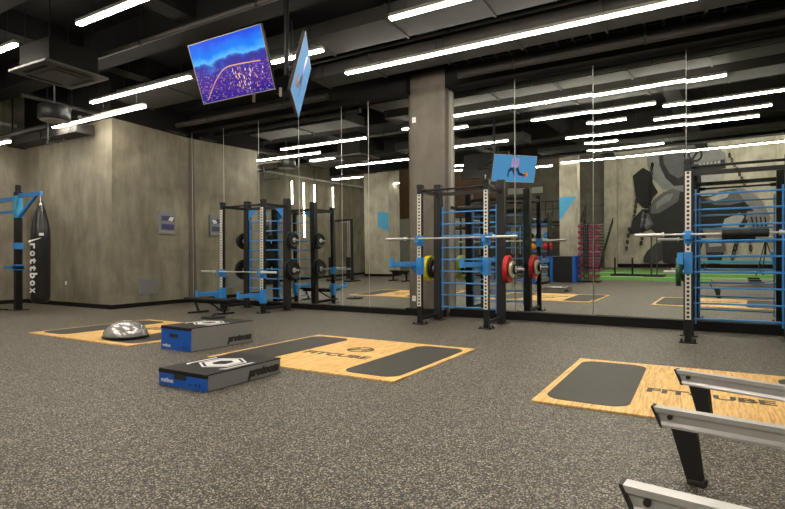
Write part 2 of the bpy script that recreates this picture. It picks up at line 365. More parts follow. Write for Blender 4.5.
pipe([(-16.9, 7.0, 4.62), (-12.6, 7.0, 4.62)], .055, 'brown pipe crossing in front of the concrete block near the round speaker', 'duct')
pipe([(-12.9, 5.9, 4.9), (-12.9, 10.2, 4.9)], .04, 'dark pipe running towards the mirrors beside the concrete block', 'duct')
pipe([(-16.8, 4.0, 4.95), (-11.4, 4.75, 4.95)], .03, 'slim pale pipe under the air conditioner at the top left', 'pipe')
pipe([(-7.4, 9.75, 5.05), (-12.7, 9.75, 5.05)], .07, 'thick dark pipe above the left mirrors', 'duct')
pipe([(-16.93, 7.6, 5.1), (-16.93, -6, 5.1)], .05, 'pale conduit along the top of the left concrete wall', 'white')
# cable tray
r_ = empty('cable_tray', (-3.0, 10.15, 5.35), 0, 'black cable tray over the right hand mirrors', 'cable tray')
MB().box(-1.4, 10, -.15, -.135, 0, .08).box(-1.4, 10, .135, .15, 0, .08).build('side_rail', 'black', r_)
m_ = MB().box(-1.4, 10, -.02, .02, 0, .015)
for i in range(38): m_.box(-1.4+i*.3, -1.36+i*.3, -.135, .135, 0, .02)
m_.build('grating', 'black', r_)
for i in range(4): MB().cyl((0+i*3, 0, 0), (0+i*3, 0, .63), .012, 6).build('hanger', 'black', r_)

# air conditioner cassette
ac = empty('ceiling_air_conditioner', (-10.45, 5.42, 4.74), R(2), 'square grey ceiling air conditioner with slotted vents at the top left', 'air conditioner')
MB().box(-.62, .62, -.58, .58, 0, .05, .015).build('fascia', 'pipe', ac)
MB().box(-.48, .48, -.45, .45, .05, .5).build('housing', 'ceil', ac)
MB().box(-.30, .30, -.28, .28, -.012, 0, .004).build('intake_grille', 'pipe', ac)
for sx, sy, w, h in ((0, .43, .36, .035), (0, -.43, .36, .035), (.47, 0, .03, .32), (-.47, 0, .03, .32)):
    MB().box(sx-w, sx+w, sy-h, sy+h, -.006, .004).build('air_slot', 'base', ac)
for sx in (-.4, .4):
    for sy in (-.4, .4): MB().cyl((sx, sy, .5), (sx, sy, 1.2), .01, 6).build('hanger_rod', 'black', ac)
# round speaker
sp = empty('ceiling_speaker', (-12.75, 6.5, 4.45), 0, 'black drum shaped speaker hanging in front of the concrete block', 'speaker')
MB().lathe([(0, 0), (.30, 0), (.33, .03), (.33, .30), (.30, .33), (0, .33)]).build('housing', 'black', sp)
MB().lathe([(0, -.006), (.28, -.006), (.28, .003)]).build('grille', 'offwhite', sp)
MB().cyl((0, 0, .33), (0, 0, 1.55), .02).build('hanger_rod', 'pipe', sp)
# angled bracket
bk = empty('pipe_bracket', (-13.6, 6.75, 4.05), 0, 'black angled steel bracket hanging under the pale duct', 'bracket')
MB().box(0, .04, 0, .04, 0, 1.40).build('upright', 'black', bk)
MB().box(.04, .75, 0, .04, 0, .04).build('foot_bar', 'black', bk)

# ------------------------------------------------------------------ linear lights (each row one hanging fixture)
def lights(x0, x1, y, z, lab, top=6.0, grp='linear ceiling lights'):
    if y < -4.5: top = 9.0
    if y == 7.45: top = 5.2
    n = max(1, round((x1-x0)/1.52)); w = (x1-x0)/n
    r_ = empty('linear_light', ((x0+x1)/2, y, z), 0, lab, 'ceiling light', grp)
    for i in range(n):
        a = x0+i*w-(x0+x1)/2; b = a+w
        MB().box(a+.004, b-.004, -.046, .046, .032, .085).build('housing', 'offwhite', r_)
        MB().box(a+.012, b-.012, -.043, .043, 0, .032, .008).build('diffuser', 'lamp', r_)
        MB().cyl((a+.3, 0, .085), (a+.3, 0, top-z), .004, 6).build('hanger_wire', 'black', r_)
        MB().cyl((b-.3, 0, .085), (b-.3, 0, top-z), .004, 6).build('hanger_wire', 'black', r_)
LS = [
 (-6.12, .4, 8.68, 5.0, 'longest bright linear light row, four modules, over the column and the middle rack'),
 (-4.14, -1.1, 7.05, 5.0, 'linear light at the top edge right of the televisions, left end visible'),
 (-7.45, -5.75, 7.45, 4.98, 'short linear light partly hidden behind the edge-on television'),
 (-12.4, -8.9, 7.15, 4.96, 'linear light whose right end disappears behind the city screen'),
 (-14.35, -10.6, 7.3, 4.65, 'lower linear light crossing the top of the concrete block'),
 (-8.55, -5.5, 4.72, 5.0, 'thick bright linear light at the top edge above the air conditioner'),
 (-13.2, -10.25, 4.6, 5.0, 'linear light at the left edge beside the air conditioner'),
 (-16.4, -14.6, 6.4, 4.15, 'linear light at the left edge low over the blue boxing rig'),
 (-1.0, 1.5, 6.6, 5.0, 'linear light above the nearest rack, seen only in its mirror pane, second from top'),
 (-4.0, 1.0, 4.0, 5.0, 'long linear light mirrored just above the nearest rack, below the second row'),
 (-2.95, -2.0, 5.75, 5.0, 'single short linear light mirrored over the far pillar'),
 (-1.4, 1.25, 5.15, 5.0, 'linear light mirrored to the upper right, third row from the top edge'),
 (-3.7, -2.8, 2.7, 5.0, 'short linear light mirrored beside the far pillar top'),
 (-3.95, -1.6, 1.2, 5.0, 'linear light mirrored above the stair and the mural edge'),
 (-2.4, -1.25, -.95, 5.0, 'small linear light mirrored directly above the mural chain'),
 (-1.2, 3.4, -13.0, 8.3, 'linear light mirrored directly above the helmeted part of the mural'),
 (-9.45, -6.8, .8, 5.0, 'linear light mirrored right of the column under the television'),
 (-10.1, -7.9, -.45, 5.0, 'thick linear light mirrored low beside the column edge'),
 (-9.9, -7.8, -2.4, 5.0, 'linear light mirrored low over the top of the middle rack'),
 (-8.5, -6.0, -1.5, 5.0, 'linear light mirrored just under the television'),
 (-13.3, -9.8, 2.7, 5.0, 'linear light mirrored left of the column, third row from the top'),
 (-15.9, -14.1, -.5, 5.0, 'short linear light mirrored on the left beside the pale pillar'),
 (-15.3, -13.8, -3.7, 5.0, 'short linear light mirrored low left of the column'),
 (-5.5, 6.5, -7.5, 8.8, 'added unseen fill light row over the turf, nearest the lower ceiling'),  # rows over the turf are added out of view to brighten mural and turf
 (-5.5, 6.5, -10.5, 8.8, 'added unseen fill light row over the middle of the turf in the double height hall'),
 (-5.5, 6.5, -14.0, 8.8, 'added unseen fill light row closest above the mural wall'),
 (-16.0, -7.5, -7.5, 8.8, 'added unseen fill light row over the mezzanine railing'),  # mezzanine rows likewise unseen, added to lift the dark left back area
 (-16.0, -7.5, -11.5, 8.8, 'added unseen fill light row over the back of the mezzanine'),
 (-6.0, 2.0, -2.9, 5.3, 'linear light row beside the far right pillar, close to the ceiling'),
]
for a in LS: lights(*a)
# vertical tubes on the left concrete wall
for i, (y, z0, z1, lab) in enumerate(((1.38, 3.7, 4.85, 'vertical wall light tube mirrored farthest left above the rack'), (.5, 2.1, 4.85, 'longest vertical wall light tube mirrored between the uprights of the farthest rack'),
        (-.35, 3.6, 4.85, 'vertical wall light tube mirrored third from the left on the concrete wall'), (-1.93, 2.9, 4.85, 'vertical wall light tube mirrored nearest the pale pillar'))):
    r_ = empty('wall_tube_light', (-17, y, z0), 0, lab, 'wall light', 'vertical light tubes on the left wall')
    MB().box(0, .05, -.05, .05, 0, z1-z0).build('housing', 'offwhite', r_)
    MB().box(.05, .075, -.035, .035, .02, z1-z0-.02, .008).build('diffuser', 'tube', r_)

# ------------------------------------------------------------------ televisions
def tv(name, loc, rz, tilt, lab, scr, w=.745, h=.43):
    r_ = empty(name, loc, 0, lab, 'television')
    r_.rotation_euler = (Matrix.Rotation(rz, 3, 'Z') @ Matrix.Rotation(tilt, 3, 'X')).to_euler()
    MB().box(-w-.012, w+.012, .0, .045, -h-.012, h+.012, .004).build('casing', 'post', r_)
    m_ = MB(); t = .012
    m_.box(-w-t, w+t, -.006, 0, h, h+t).box(-w-t, w+t, -.006, 0, -h-t, -h).box(-w-t, -w, -.006, 0, -h, h).box(w, w+t, -.006, 0, -h, h)
    m_.build('bezel', 'offwhite', r_)
    s_ = MB().box(-w, w, -.003, .001, -h, h).build('screen', scr, r_)
    MB().box(-.2, .2, .045, .09, -.15, .15, .01).build('wall_bracket', 'black', r_)
    return r_, s_
t1, s1 = tv('television', (-6.0, 5.53, 4.13), 0, R(20), 'television hanging tilted, showing a blue night city with lights', 'city')
def glow(name, pts, m): return MB().prism(pts, -.0045, -.0032, 'y').build(name, m, s1)
arc = [(-.62+.62*t, -.38+.40*math.sin(t*PI/2)) for t in [i/10 for i in range(11)]]+[(.2, .015), (.6, -.01)]
glow('lit_street', arc+[(x, z-.014) for x, z in reversed(arc)], 'streetglow')
for i in range(46):
    x = .18+random.gauss(0, .2); z = -.2+random.gauss(0, .1)
    if abs(x) < .68 and -.4 < z < .02: glow('lit_tower', [(x, z), (x+.012, z), (x+.012, z+random.uniform(.02, .06)), (x, z+.02)], random.choice(['streetglow', 'towerglow']))
t2, s2 = tv('television', (-4.97, 5.93, 3.90), R(126), R(14), 'television seen nearly edge-on right of the city screen, pale blue picture', 'bluescreen', .68, .395)
def flat(name, pts, m, parent, y=-.006):
    pts = [(-a*.9, b*.9) for a, b in pts]
    return MB().prism(pts, y, y+.002, 'y').build(name, m, parent)
flat('figure_body', [(-.05, .35), (.06, .35), (.08, .1), (.0, .02), (-.05, .05)], 'screenpink', s2)
flat('figure_legs', [(-.06, .05), (.05, .06), (.14, -.12), (.36, -.18), (.36, -.25), (.1, -.22), (.0, -.05), (-.1, -.12), (-.1, -.27), (-.16, -.28), (-.15, -.05)], 'screendark', s2)
flat('figure_ball', [(.38+.09*math.cos(a*PI/8), -.18+.09*math.sin(a*PI/8)) for a in range(16)], 'orange', s2)
mt = empty('television_mount', (-5.45, 6.15, 3.75), 0, 'black ceiling mount pole with cables holding the televisions', 'television mount')
MB().cyl((0, 0, .1), (0, 0, 2.25), .04).build('pole', 'black', mt)
MB().tube([(-.45, -.45, .38), (0, 0, .5), (.38, -.2, .35)], .03).build('arm', 'black', mt)
MB().box(-.14, .14, -.12, .12, .05, .3, .01).build('media_box', 'black', mt)
MB().tube([(.05, .05, 1.2), (.15, 0, .6), (.1, -.05, .1), (.25, -.1, -.15), (.3, 0, .4)], .012, 8).build('cable', 'black', mt)
for px in (-.42, .12): MB().box(px, px+.03, -.3, -.27, -.08, .05).build('cable_plug', 'paper', mt)

# ------------------------------------------------------------------ lifting platforms
def rr(x0, x1, y0, y1, r, n=6):
    p = []
    for cx, cy, a in ((x1-r, y1-r, 0), (x0+r, y1-r, 90), (x0+r, y0+r, 180), (x1-r, y0+r, 270)):
        for i in range(n+1):
            t = R(a+90*i/n); p.append((cx+r*math.cos(t), cy+r*math.sin(t)))
    return p
def platform():
    r_ = empty('lifting_platform', (0, 0, 0))
    W, D = 1.375, 1.14
    MB().box(-W, W, -D, D, 0, .016, .002).build('plywood_board', 'wood', r_)
    for s in (-1, 1):
        x0, x1 = sorted((s*(W-.07), s*(W-.07-.70)))
        MB().prism(rr(x0, x1, -D+.14, D-.15, .17), .012, .0195).build('rubber_pad', 'rubber', r_)
    text('lettering', 'FITCUBE', .22, 'brownink', r_, Matrix.Translation((-.02, -.22, .017)), .0008, 1.0, 0, .008)
    lg = MB().ring((.04, .27), .19, .155, .016, .018).prism([(-.09, .16), (-.045, .16), (.17, .38), (.125, .38)], .016, .018)
    lg.prism([(-.1, .2), (-.06, .2), (-.0, .36), (-.05, .37)], .016, .018).prism([(.09, .18), (.13, .17), (.19, .33), (.15, .34)], .016, .018)
    lg.build('round_emblem', 'brownink', r_)
    return r_
pf = platform()
pc = [(-8.45, 5.74, 'wooden lifting platform in front of the concrete block, grey dome ball on it'), (-4.03, 5.74, 'wooden lifting platform beside the low black topped box, lettering and emblem fully visible'),
      (.12, 5.74, 'wooden lifting platform crossed by the aluminium rowing machine rails')]
for i, (x, y, lab) in enumerate(pc):
    o = pf if i == 0 else copy_tree(pf)
    o.location = (x, y, 0); tag(o, lab, 'lifting platform', 'lifting platforms on the rubber floor')

# ------------------------------------------------------------------ plyometric boxes
def plyo(loc, w, d, h, rz, lab):
    r_ = empty('plyometric_box', loc, rz, lab, 'plyometric box')
    top = min(.035, h*.2)
    MB().box(-w/2, w/2, -d/2, d/2, h-.012, h, .004).build('top_cover', 'boxblack', r_)
    MB().box(-w/2, w/2, -d/2+.015, d/2-.015, .006, h-.012).build('side_cover', 'boxgrey', r_)
    e = MB().box(-w/2+.003, w/2-.003, -d/2, -d/2+.02, .004, h-top).build('end_cover', 'boxblue', r_)
    MB().box(-w/2, w/2, -d/2-.004, -d/2+.02, h-top-.005, h-.008).build('top_band', 'boxblack', r_)
    MB().box(-w/2, w/2, -d/2+.01, d/2, 0, .008).build('piping', 'ink', r_)
    hx = -.04 if h > .2 else -.03
    MB().box(hx-.09, hx+.09, -d/2-.006, -d/2+.005, h*.60-.02, h*.60+.03 if h > .2 else h*.78, .003).build('handle_slot', 'ink', e)
    rt = Matrix.Rotation(PI/2, 4, 'X')
    text('end_lettering', 'rottbox', .06, 'paper', e, Matrix.Translation((-w/2+.13, -d/2-.002, .055)) @ rt, .002, .18 if h > .2 else .19, .1, .002)
    text('size_marks', 'r 12', .045, 'ink', e, Matrix.Translation((w/2-.16, -d/2-.002, .05)) @ rt, .002, .16)
    text('side_lettering', 'protoom', .13 if h > .2 else .12, 'ink', r_, Matrix.Translation((w/2+.002, d/2-.27, h*.30 if h > .2 else h*.5)) @ Matrix.Rotation(PI/2, 4, 'Z') @ rt, .003, .46, .3, .008)
    k = min(w, d)*.44
    hexa = lambda rr_: [(rr_*math.cos(R(60*i+30)), 1.1*rr_*math.sin(R(60*i+30))) for i in range(6)]
    def hexring(m_, ro, ri):
        a, b = hexa(ro), hexa(ri)
        for i in range(6):
            j = (i+1) % 6; m_.prism([a[i], a[j], b[j], b[i]], h, h+.002)
        return m_
    m_ = hexring(MB(), k*.62, k*.36)
    hexring(m_, k*.80, k*.72)
    for s in (-1, 1):
        m_.prism([(s*k*.75, -k*.85), (s*k*.95, -k*.75), (s*k*.95, k*.55), (s*k*.85, k*.5), (s*k*.85, -k*.6)], h, h+.002)
    m_.build('hexagon_emblem', 'paper', r_)
    return r_
plyo((-6.215, 5.32, 0), .65, 1.12, .325, R(-2), 'taller blue and grey soft plyometric box with black top, behind the low one')
plyo((-4.33, 3.89, 0), .70, 1.02, .165, 0, 'low blue and grey plyometric box with black top and white hexagon, nearest the camera')

# balance dome
bd = empty('balance_trainer', (-7.83, 5.06, .02), 0, 'silver grey half dome balance trainer on the far left platform', 'balance trainer')
MB().lathe([(0, 0), (.30, 0), (.335, .015), (.34, .035), (.32, .05), (0, .05)]).build('base', 'black', bd)
MB().lathe([(.325, .045), (.318, .09), (.29, .15), (.235, .205), (.16, .24), (.08, .257), (0, .262)], n=40).build('dome', 'dome', bd)
m_ = MB()
for a in range(3):
    c, s = math.cos(a*PI/3+.3), math.sin(a*PI/3+.3)
    pr = [(.322*math.cos(t), .048+.218*math.sin(t)) for t in [PI*i/20 for i in range(21)]]
    m_.tube([(c*x, s*x, z) for x, z in pr], .006, 6)
m_.build('seam', 'offwhite', bd)

# ------------------------------------------------------------------ racks
RW = 1.36
def rack(x0, h, armz, hookz, lab, gusset=False, rs=.2555, hr=None, al=1.0):
    hr = hr or h+.12
    r_ = empty('squat_rack', (x0+RW/2, 9.12, 0), 0, lab, 'squat rack', 'squat racks in front of the mirrors')
    for s in (-1, 1):
        x = s*RW/2
        p = MB().box(x-.045, x+.045, -.045, .045, .01, h, .004).build('front_post', 'black', r_)
        o = MB().box(-.04, .04, -.006, .002, -1, h-.12-1.4).build('hole_plate', 'holes', p); o.location = (x, -.047, 1.35)
        MB().box(x-.055, x+.055, -.055, .055, h-.06, h+.02, .006).build('post_cap', 'offwhite' if gusset is None else 'black', p)
        MB().box(x-.075, x+.075, .76, .90, .01, hr, .006).build('rear_post', 'post', r_)
        m_ = MB().box(x-.12, x+.12, -.12, .12, 0, .012)
        for a in (-.09, .09):
            for b in (-.09, .09): m_.cyl((x+a, b, .01), (x+a, b, .04), .014, 6)
        m_.build('foot_plate', 'black', r_)
        MB().box(x-.13, x+.13, .72, .95, 0, .012).build('foot_plate', 'black', r_)
        MB().box(x-.03, x+.03, .045, .76, h-.13, h-.06).build('top_side_bar', 'black', r_)
        MB().box(x-.03, x+.03, .045, .76, .07, .14).build('bottom_side_bar', 'black', r_)
        # spotter arm towards the room
        ax = x-.085*1
        a = MB().box(ax-.03, ax+.03, -.95*al, .06, armz-.045, armz+.045, .006).box(ax-.035, ax+.035, -1.0*al, -.95*al, armz-.05, armz+.11, .004)
        a.prism([(-.25, armz-.045), (0, armz-.045), (0, armz-.18)], ax-.012, ax+.012, 'x').box(x-.06, x+.06, -.065, .065, armz-.2, armz+.13, .005)
        a.build('spotter_arm', 'blue', r_)
        k = MB().box(x-.055, x+.055, -.06, .06, hookz-.13, hookz+.07, .005).box(x-.035, x+.035, -.16, -.05, hookz-.06, hookz-.03, .004).box(x-.035, x+.035, -.175, -.155, hookz-.06, hookz+.03, .003)
        k.cyl((x-.07, -.02, hookz+.01), (x+.07, -.02, hookz+.01), .045, 14)
        k.build('bar_hook', 'blue', r_)
        xi = x-s*.1
        MB().box(xi-.012, xi+.012, .815, .84, .2, h-.35).build('rung_rail', 'blue', r_)
        if gusset:
            MB().prism([(x, h-.12), (x-s*.34, h-.12), (x, h-.45)], .79, .81, 'y').build('gusset', 'blue', r_)
    MB().cyl((-RW/2, 0, h-.1), (RW/2, 0, h-.1), .02).cyl((-RW/2+.04, 0, h-.1), (-RW/2+.14, 0, h-.1), .034).cyl((RW/2-.14, 0, h-.1), (RW/2-.04, 0, h-.1), .034).build('pull_up_bar', 'black', r_)
    MB().box(-RW/2, RW/2, .80, .86, h-.12, h-.05).build('rear_crossbar', 'post', r_)
    for i in range(9):
        z = .285+rs*i
        MB().cyl((-RW/2+.05, .828, z), (RW/2-.05, .828, z), .0155, 10).build('rung', 'blue', r_)
    return r_
rack(-10.16, 2.66, .43, .95, 'black squat rack with blue rungs farthest from the camera, beside the concrete block', True, .244, None, .72)
mrk = rack(-4.66, 2.70, 1.17, 1.65, 'black squat rack with blue rungs in front of the concrete column', False, .244)
MB().cyl((-.38, 1.12, 2.33), (.62, 1.12, 2.33), .055, 16).build('padded_bar', 'boxblack', mrk)
MB().box(-.40, -.36, .83, 1.14, 2.30, 2.36).box(.60, .64, .83, 1.14, 2.30, 2.36).build('pad_holder', 'black', mrk)
rk = rack(-.1, 2.76, 1.24, 1.62, 'nearest squat rack, cut by the right edge, barbell with black pad on it')

def barbell(x0, x1, y, z, lab, pad=None):
    L_ = x1-x0; r_ = empty('barbell', ((x0+x1)/2, y, z), 0, lab, 'barbell', 'barbells on the racks')
    h = L_/2; s = min(.42, L_*.17)
    MB().cyl((-h+s, 0, 0), (h-s, 0, 0), .015, 14).build('shaft', 'chrome', r_)
    for k in (-1, 1):
        MB().cyl((k*h, 0, 0), (k*(h-s), 0, 0), .027, 16).cyl((k*(h-s), 0, 0), (k*(h-s-.03), 0, 0), .04, 16).build('sleeve', 'chrome', r_)
    if pad: MB().cyl((pad[0]-(x0+x1)/2, 0, 0), (pad[1]-(x0+x1)/2, 0, 0), .058, 20).build('squat_pad', 'boxblack', r_)
barbell(-10.79, -8.29, 9.01, .965, 'low chrome barbell on the rack farthest from the camera')
barbell(-5.37, -2.7, 9.01, 1.665, 'chrome barbell across the rack in front of the column')
barbell(-.83, 1.42, 9.01, 1.635, 'chrome barbell with a thick black foam pad on the nearest rack', (.33, .89))

def plate(x, y, z, r, th, m, lab, hub='chrome', rim=True):
    r_ = empty('weight_plate', (x, y, z), 0, lab, 'weight plate', 'weight plates on rack pegs')
    t = th/2
    MB().lathe([(.03, -t*.6), (r*.45, -t*.6), (r*.5, -t*.45), (r*.78, -t*.45), (r*.82, -t), (r*.98, -t), (r, -t*.8), (r, t*.8), (r*.98, t), (r*.82, t), (r*.78, t*.45), (r*.5, t*.45), (r*.45, t*.6), (.03, t*.6), (.03, -t*.6)], axis='x', n=36).build('disc', m, r_)
    MB().lathe([(.028, -t*.8), (.06, -t*.8), (.06, t*.8), (.028, t*.8), (.028, -t*.8)], axis='x', n=20).build('hub', hub, r_)
    return r_
def peg(root_x, sgn, z, L_=.3):
    for o in [q for q in bpy.data.objects if q.name.startswith('squat_rack') and abs(q.location.x-root_x) < .05]:
        x = sgn*(RW/2+.07)
        MB().cyl((x, .83, z), (x+sgn*L_, .83, z), .024, 14).cyl((x, .83, z), (x+sgn*.015, .83, z), .05, 14).build('plate_peg', 'chrome', o)
cL, cM, cR = -10.16+RW/2, -4.66+RW/2, -.1+RW/2
Y = 9.95
for sg in (-1, 1):
    for z, r, t in ((1.74, .215, 'upper'), (1.0, .265, 'lower')):
        peg(cL, sg, z)
        sd = 'left' if sg < 0 else 'right'
        plate(cL+sg*(RW/2+.14), Y, z, r, .06, 'black', f'black weight plate, {t} peg, {sd} side of the farthest rack, against the post')
        plate(cL+sg*(RW/2+.215), Y, z, r*.84, .05, 'black', f'smaller outer black weight plate, {t} peg, {sd} side of the farthest rack')
peg(cM, -1, 1.07); peg(cM, 1, 1.07, .38); peg(cR, -1, 1.05); 
plate(cM-RW/2-.13, Y, 1.07, .19, .055, 'black', 'black weight plate between the yellow plate and the rack post')
plate(cM-RW/2-.215, Y, 1.07, .27, .095, 'yellow', 'yellow rimmed weight plate on the rack in front of the column')
plate(cM+RW/2+.14, Y, 1.07, .27, .08, 'red', 'large red weight plate on the right peg of the rack in front of the column')
plate(cM+RW/2+.22, Y, 1.07, .16, .05, 'cream', 'small cream weight plate outside the large red one')
plate(cM+RW/2+.28, Y, 1.07, .10, .04, 'black', 'smallest black weight plate outside the cream one')
plate(cR-RW/2-.15, Y, 1.05, .235, .07, 'green', 'dark green weight plate on the left peg of the nearest rack')

# bench in front of the farthest rack
bn = empty('weight_bench', (-9.75, 8.45, 0), 0, 'low black weight bench under the barbell of the farthest rack', 'weight bench')
MB().box(-.85, .12, -.14, .14, .30, .36, .02).build('back_pad', 'boxblack', bn)
MB().box(.16, .62, -.15, .15, .30, .36, .02).build('seat_pad', 'boxblack', bn)
MB().box(-.7, .55, -.03, .03, .24, .30, .004).build('spine', 'black', bn)
for x in (-.6, .5):
    MB().tube([(x, 0, .26), (x+.12*(1 if x < 0 else -1), 0, .03)], .03, 10).build('leg', 'black', bn)
    MB().box(x-.04+(.12 if x < 0 else -.12), x+.04+(.12 if x < 0 else -.12), -.28, .28, 0, .04, .006).build('foot_bar', 'black', bn)
MB().tube([(-.1, 0, .26), (.3, 0, .08), (.35, 0, .08)], .022, 8).build('adjusting_strut', 'black', bn)
# round base beside the bench
rb = empty('step_board', (-8.98, 7.8, 0), 0, 'flat dark round balance board lying behind the tall plyometric box', 'balance board')
MB().lathe([(0, 0), (.24, 0), (.26, .02), (.25, .045), (0, .05)]).build('board', 'post', rb)
MB().lathe([(0, .05), (.05, .05), (.04, .065), (0, .07)]).build('hub', 'black', rb)

# ------------------------------------------------------------------ boxing rig and bag
rg = empty('boxing_rig', (-14.66, 6.62, 0), 0, 'blue and black steel boxing rig post at the left edge', 'boxing rig')
MB().box(-.07, .07, -.07, .07, 0, 2.95, .006).build('post', 'black', rg)
MB().box(-.2, .2, -.16, .16, 0, .015).build('foot_plate', 'black', rg)
MB().box(-.08, .08, -.08, .08, 2.3, 2.85, .006).build('post_sleeve', 'skyblue', rg)
MB().box(-.045, .045, -.045, .045, 2.95, 3.12).build('post_tip', 'black', rg)
MB().box(-2.2, 0, -.03, .03, 2.74, 2.84, .004).build('top_beam', 'blue', rg)
MB().box(-2.2, 0, -.03, .03, 2.44, 2.50, .004).build('lower_beam', 'blue', rg)
MB().box(.08, 1.1, -.035, .035, 2.80, 2.90, .004).build('bag_arm', 'blue', rg)
MB().prism([(.08, 2.30), (.08, 2.38), (.80, 2.80), (.90, 2.80)], -.03, .03, 'y').build('arm_brace', 'blue', rg)
MB().box(-.5, .09, -.09, .09, 1.02, 1.10, .004).build('step_bracket', 'blue', rg)
MB().box(-.09, .09, -.09, .09, 1.0, 1.14, .004).build('collar', 'blue', rg)
MB().box(-.085, .085, -.085, .085, 1.52, 1.68, .004).build('collar', 'blue', rg)
MB().box(-2.2, 0, -.3, -.22, .02, .05).build('floor_bar', 'black', rg)
bg = empty('punching_bag', (-13.6, 6.62, .24), 0, 'tall black punching bag with white vertical lettering hanging by the concrete block', 'punching bag')
MB().lathe([(0, 0), (.15, 0), (.19, .03), (.205, .12), (.21, 1.55), (.20, 1.75), (.17, 1.95), (.12, 2.15), (.07, 2.3), (0, 2.32)], n=32).build('bag_body', 'leather', bg)
m_ = MB()
for a in range(4):
    c, s = math.cos(a*PI/2+.5), math.sin(a*PI/2+.5)
    m_.tube([(c*.205, s*.205, 1.68), (c*.175, s*.175, 1.97), (c*.125, s*.125, 2.17), (c*.03, s*.03, 2.42)], .012, 8)
m_.build('hanging_strap', 'leather', bg)
MB().cyl((0, 0, 2.3), (0, 0, 2.56), .012, 8).lathe([(.0, 2.28), (.05, 2.3), (.05, 2.36), (0, 2.4)]).build('swivel', 'chrome', bg)
fa = math.atan2(-6.62, 13.6)
for i, ch in enumerate('rottbox'):
    an = fa+R(-42); rad = .214
    mtx = Matrix.Translation((rad*math.cos(an), rad*math.sin(an), 1.34-.175*i)) @ Matrix.Rotation(an+PI/2, 4, 'Z') @ Matrix.Rotation(PI/2, 4, 'X') @ Matrix.Rotation(-PI/2, 4, 'Z')
    text('bag_letter', ch, .26, 'paper', bg, mtx, .002, .13, 0, .008)
an = fa+R(5)
MB().box(-.045, .045, -.004, .004, -.03, .03, 0, Matrix.Translation((.206*math.cos(an), .206*math.sin(an), 1.62)) @ Matrix.Rotation(an+PI/2, 4, 'Z')).build('white_patch', 'paper', bg)
MB().prism([(-.16, -.03), (.08, .07), (.1, .09), (-.15, .02)], -.004, .004, 'y', Matrix.Translation((.21*math.cos(an-.5), .21*math.sin(an-.5), 1.45)) @ Matrix.Rotation(an-.4+PI/2, 4, 'Z')).build('white_flash', 'paper', bg)

# display panel and hatch on the block's right face
sk = math.atan2(10.5-7.9, -.2)-PI/2
def facep(y): return -12.8-.2*(y-7.9)/2.6
dp = empty('wall_display_panel', (facep(9.57), 9.57, 1.97), sk, 'grey wall panel with two small purple displays on the concrete block', 'control panel')
MB().box(0, .05, -.28, .28, 0, .66, .008).build('frame', 'panel', dp)
MB().box(.05, .056, -.20, .22, .38, .52).build('upper_display', 'purple', dp)
MB().box(.05, .056, -.20, .22, .14, .29).build('lower_display', 'purple', dp)
MB().box(.05, .054, -.24, .26, .04, .10).build('label_strip', 'offwhite', dp)
MB().prism([(.02, .40), (.16, .38), (.22, .50), (.08, .50)], .056, .059, 'x').build('white_mark', 'paper', dp)
ht = empty('wall_hatch', (facep(8.98), 8.98, .33), sk, 'small grey metal hatch low on the concrete block', 'hatch')
MB().box(0, .02, -.30, .30, 0, .43, .004).build('hatch_frame', 'panel', ht)
MB().box(.02, .03, -.26, .26, .04, .39, .004).build('hatch_cover', 'boxgrey', ht)
o_ = MB().box(-.03, .03, -.015, 0, -.05, .05, .004).build('wall_socket', 'paper', None, (-14.9, 7.9, .62)); tag(o_, 'tiny white socket low on the left face of the concrete block', 'socket')

# ------------------------------------------------------------------ rowing machine rails
def rower(x, y, yaw, L_, lab):
    r_ = empty('rowing_machine', (x, y, 0), yaw, lab, 'rowing machine', 'rowing machines at the right')
    zt = .40; h = .105; w = .035
    pts = [(-w, zt-h), (w, zt-h), (w, zt-h+.012), (.012, zt-h+.03), (.012, zt-.04), (w, zt-.025), (w, zt), (-w, zt), (-w, zt-.025), (-.018, zt-.04), (-.018, zt-h+.03), (-w, zt-h+.012)]
    rail = MB().prism(pts, 0, L_, 'x')
    for v in rail.v:
        if v.x < .01: v.x += (zt-v.z)*.45
    rail.build('monorail', 'alu', r_)
    # cap with outline a bit larger than the rail
    cap = MB().prism([(-w-.004, zt-h-.004), (w+.004, zt-h-.004), (w+.004, zt+.003), (-w-.004, zt+.003)], -.014, 0, 'x')
    for v in cap.v: v.x += (zt-v.z)*.45
    cap.build('end_cap', 'ink', r_)
    MB().cyl((.085, -w-.004, zt-.045), (.085, -.01, zt-.045), .014, 14).build('stop_bolt', 'ink', r_)
    # splayed rear leg, raking back down towards the flywheel
    MB().prism([(.09, zt-h), (.215, zt-h), (.25, .0), (.175, .0)], -.03, .03, 'y').build('rear_leg', 'post', r_)
    MB().box(.17, .262, -.036, .036, 0, .03, .006).build('rear_foot', 'ink', r_)
    MB().box(.55*L_, .55*L_+.3, -.14, .14, zt+.03, zt+.08, .02).build('seat', 'boxblack', r_) if L_ > 1.5 else None
    fx = L_
    MB().box(fx-.02, fx+.5, -.05, .05, .28, .36, .01).build('front_boom', 'post', r_)
    MB().box(fx+.35, fx+.42, -.3, .3, 0, .05, .01).box(fx+.36, fx+.41, -.03, .03, .05, .3).build('front_leg', 'post', r_)
    MB().lathe([(0, -.07), (.2, -.07), (.27, -.04), (.27, .04), (.2, .07), (0, .07)], (fx+.5, 0, .42), 'y').build('flywheel_housing', 'boxblack', r_)
    return r_
rower(-.12, 4.63, R(-20), 1.75, 'rowing machine rail farthest from the camera, over the wooden platform')
rower(-.205, 3.41, R(-10.5), 1.75, 'middle rowing machine rail, black rear leg standing on the rubber floor')
rower(-.235, 2.18, R(-7), 1.75, 'rowing machine rail nearest the camera, cut by the bottom right corner')

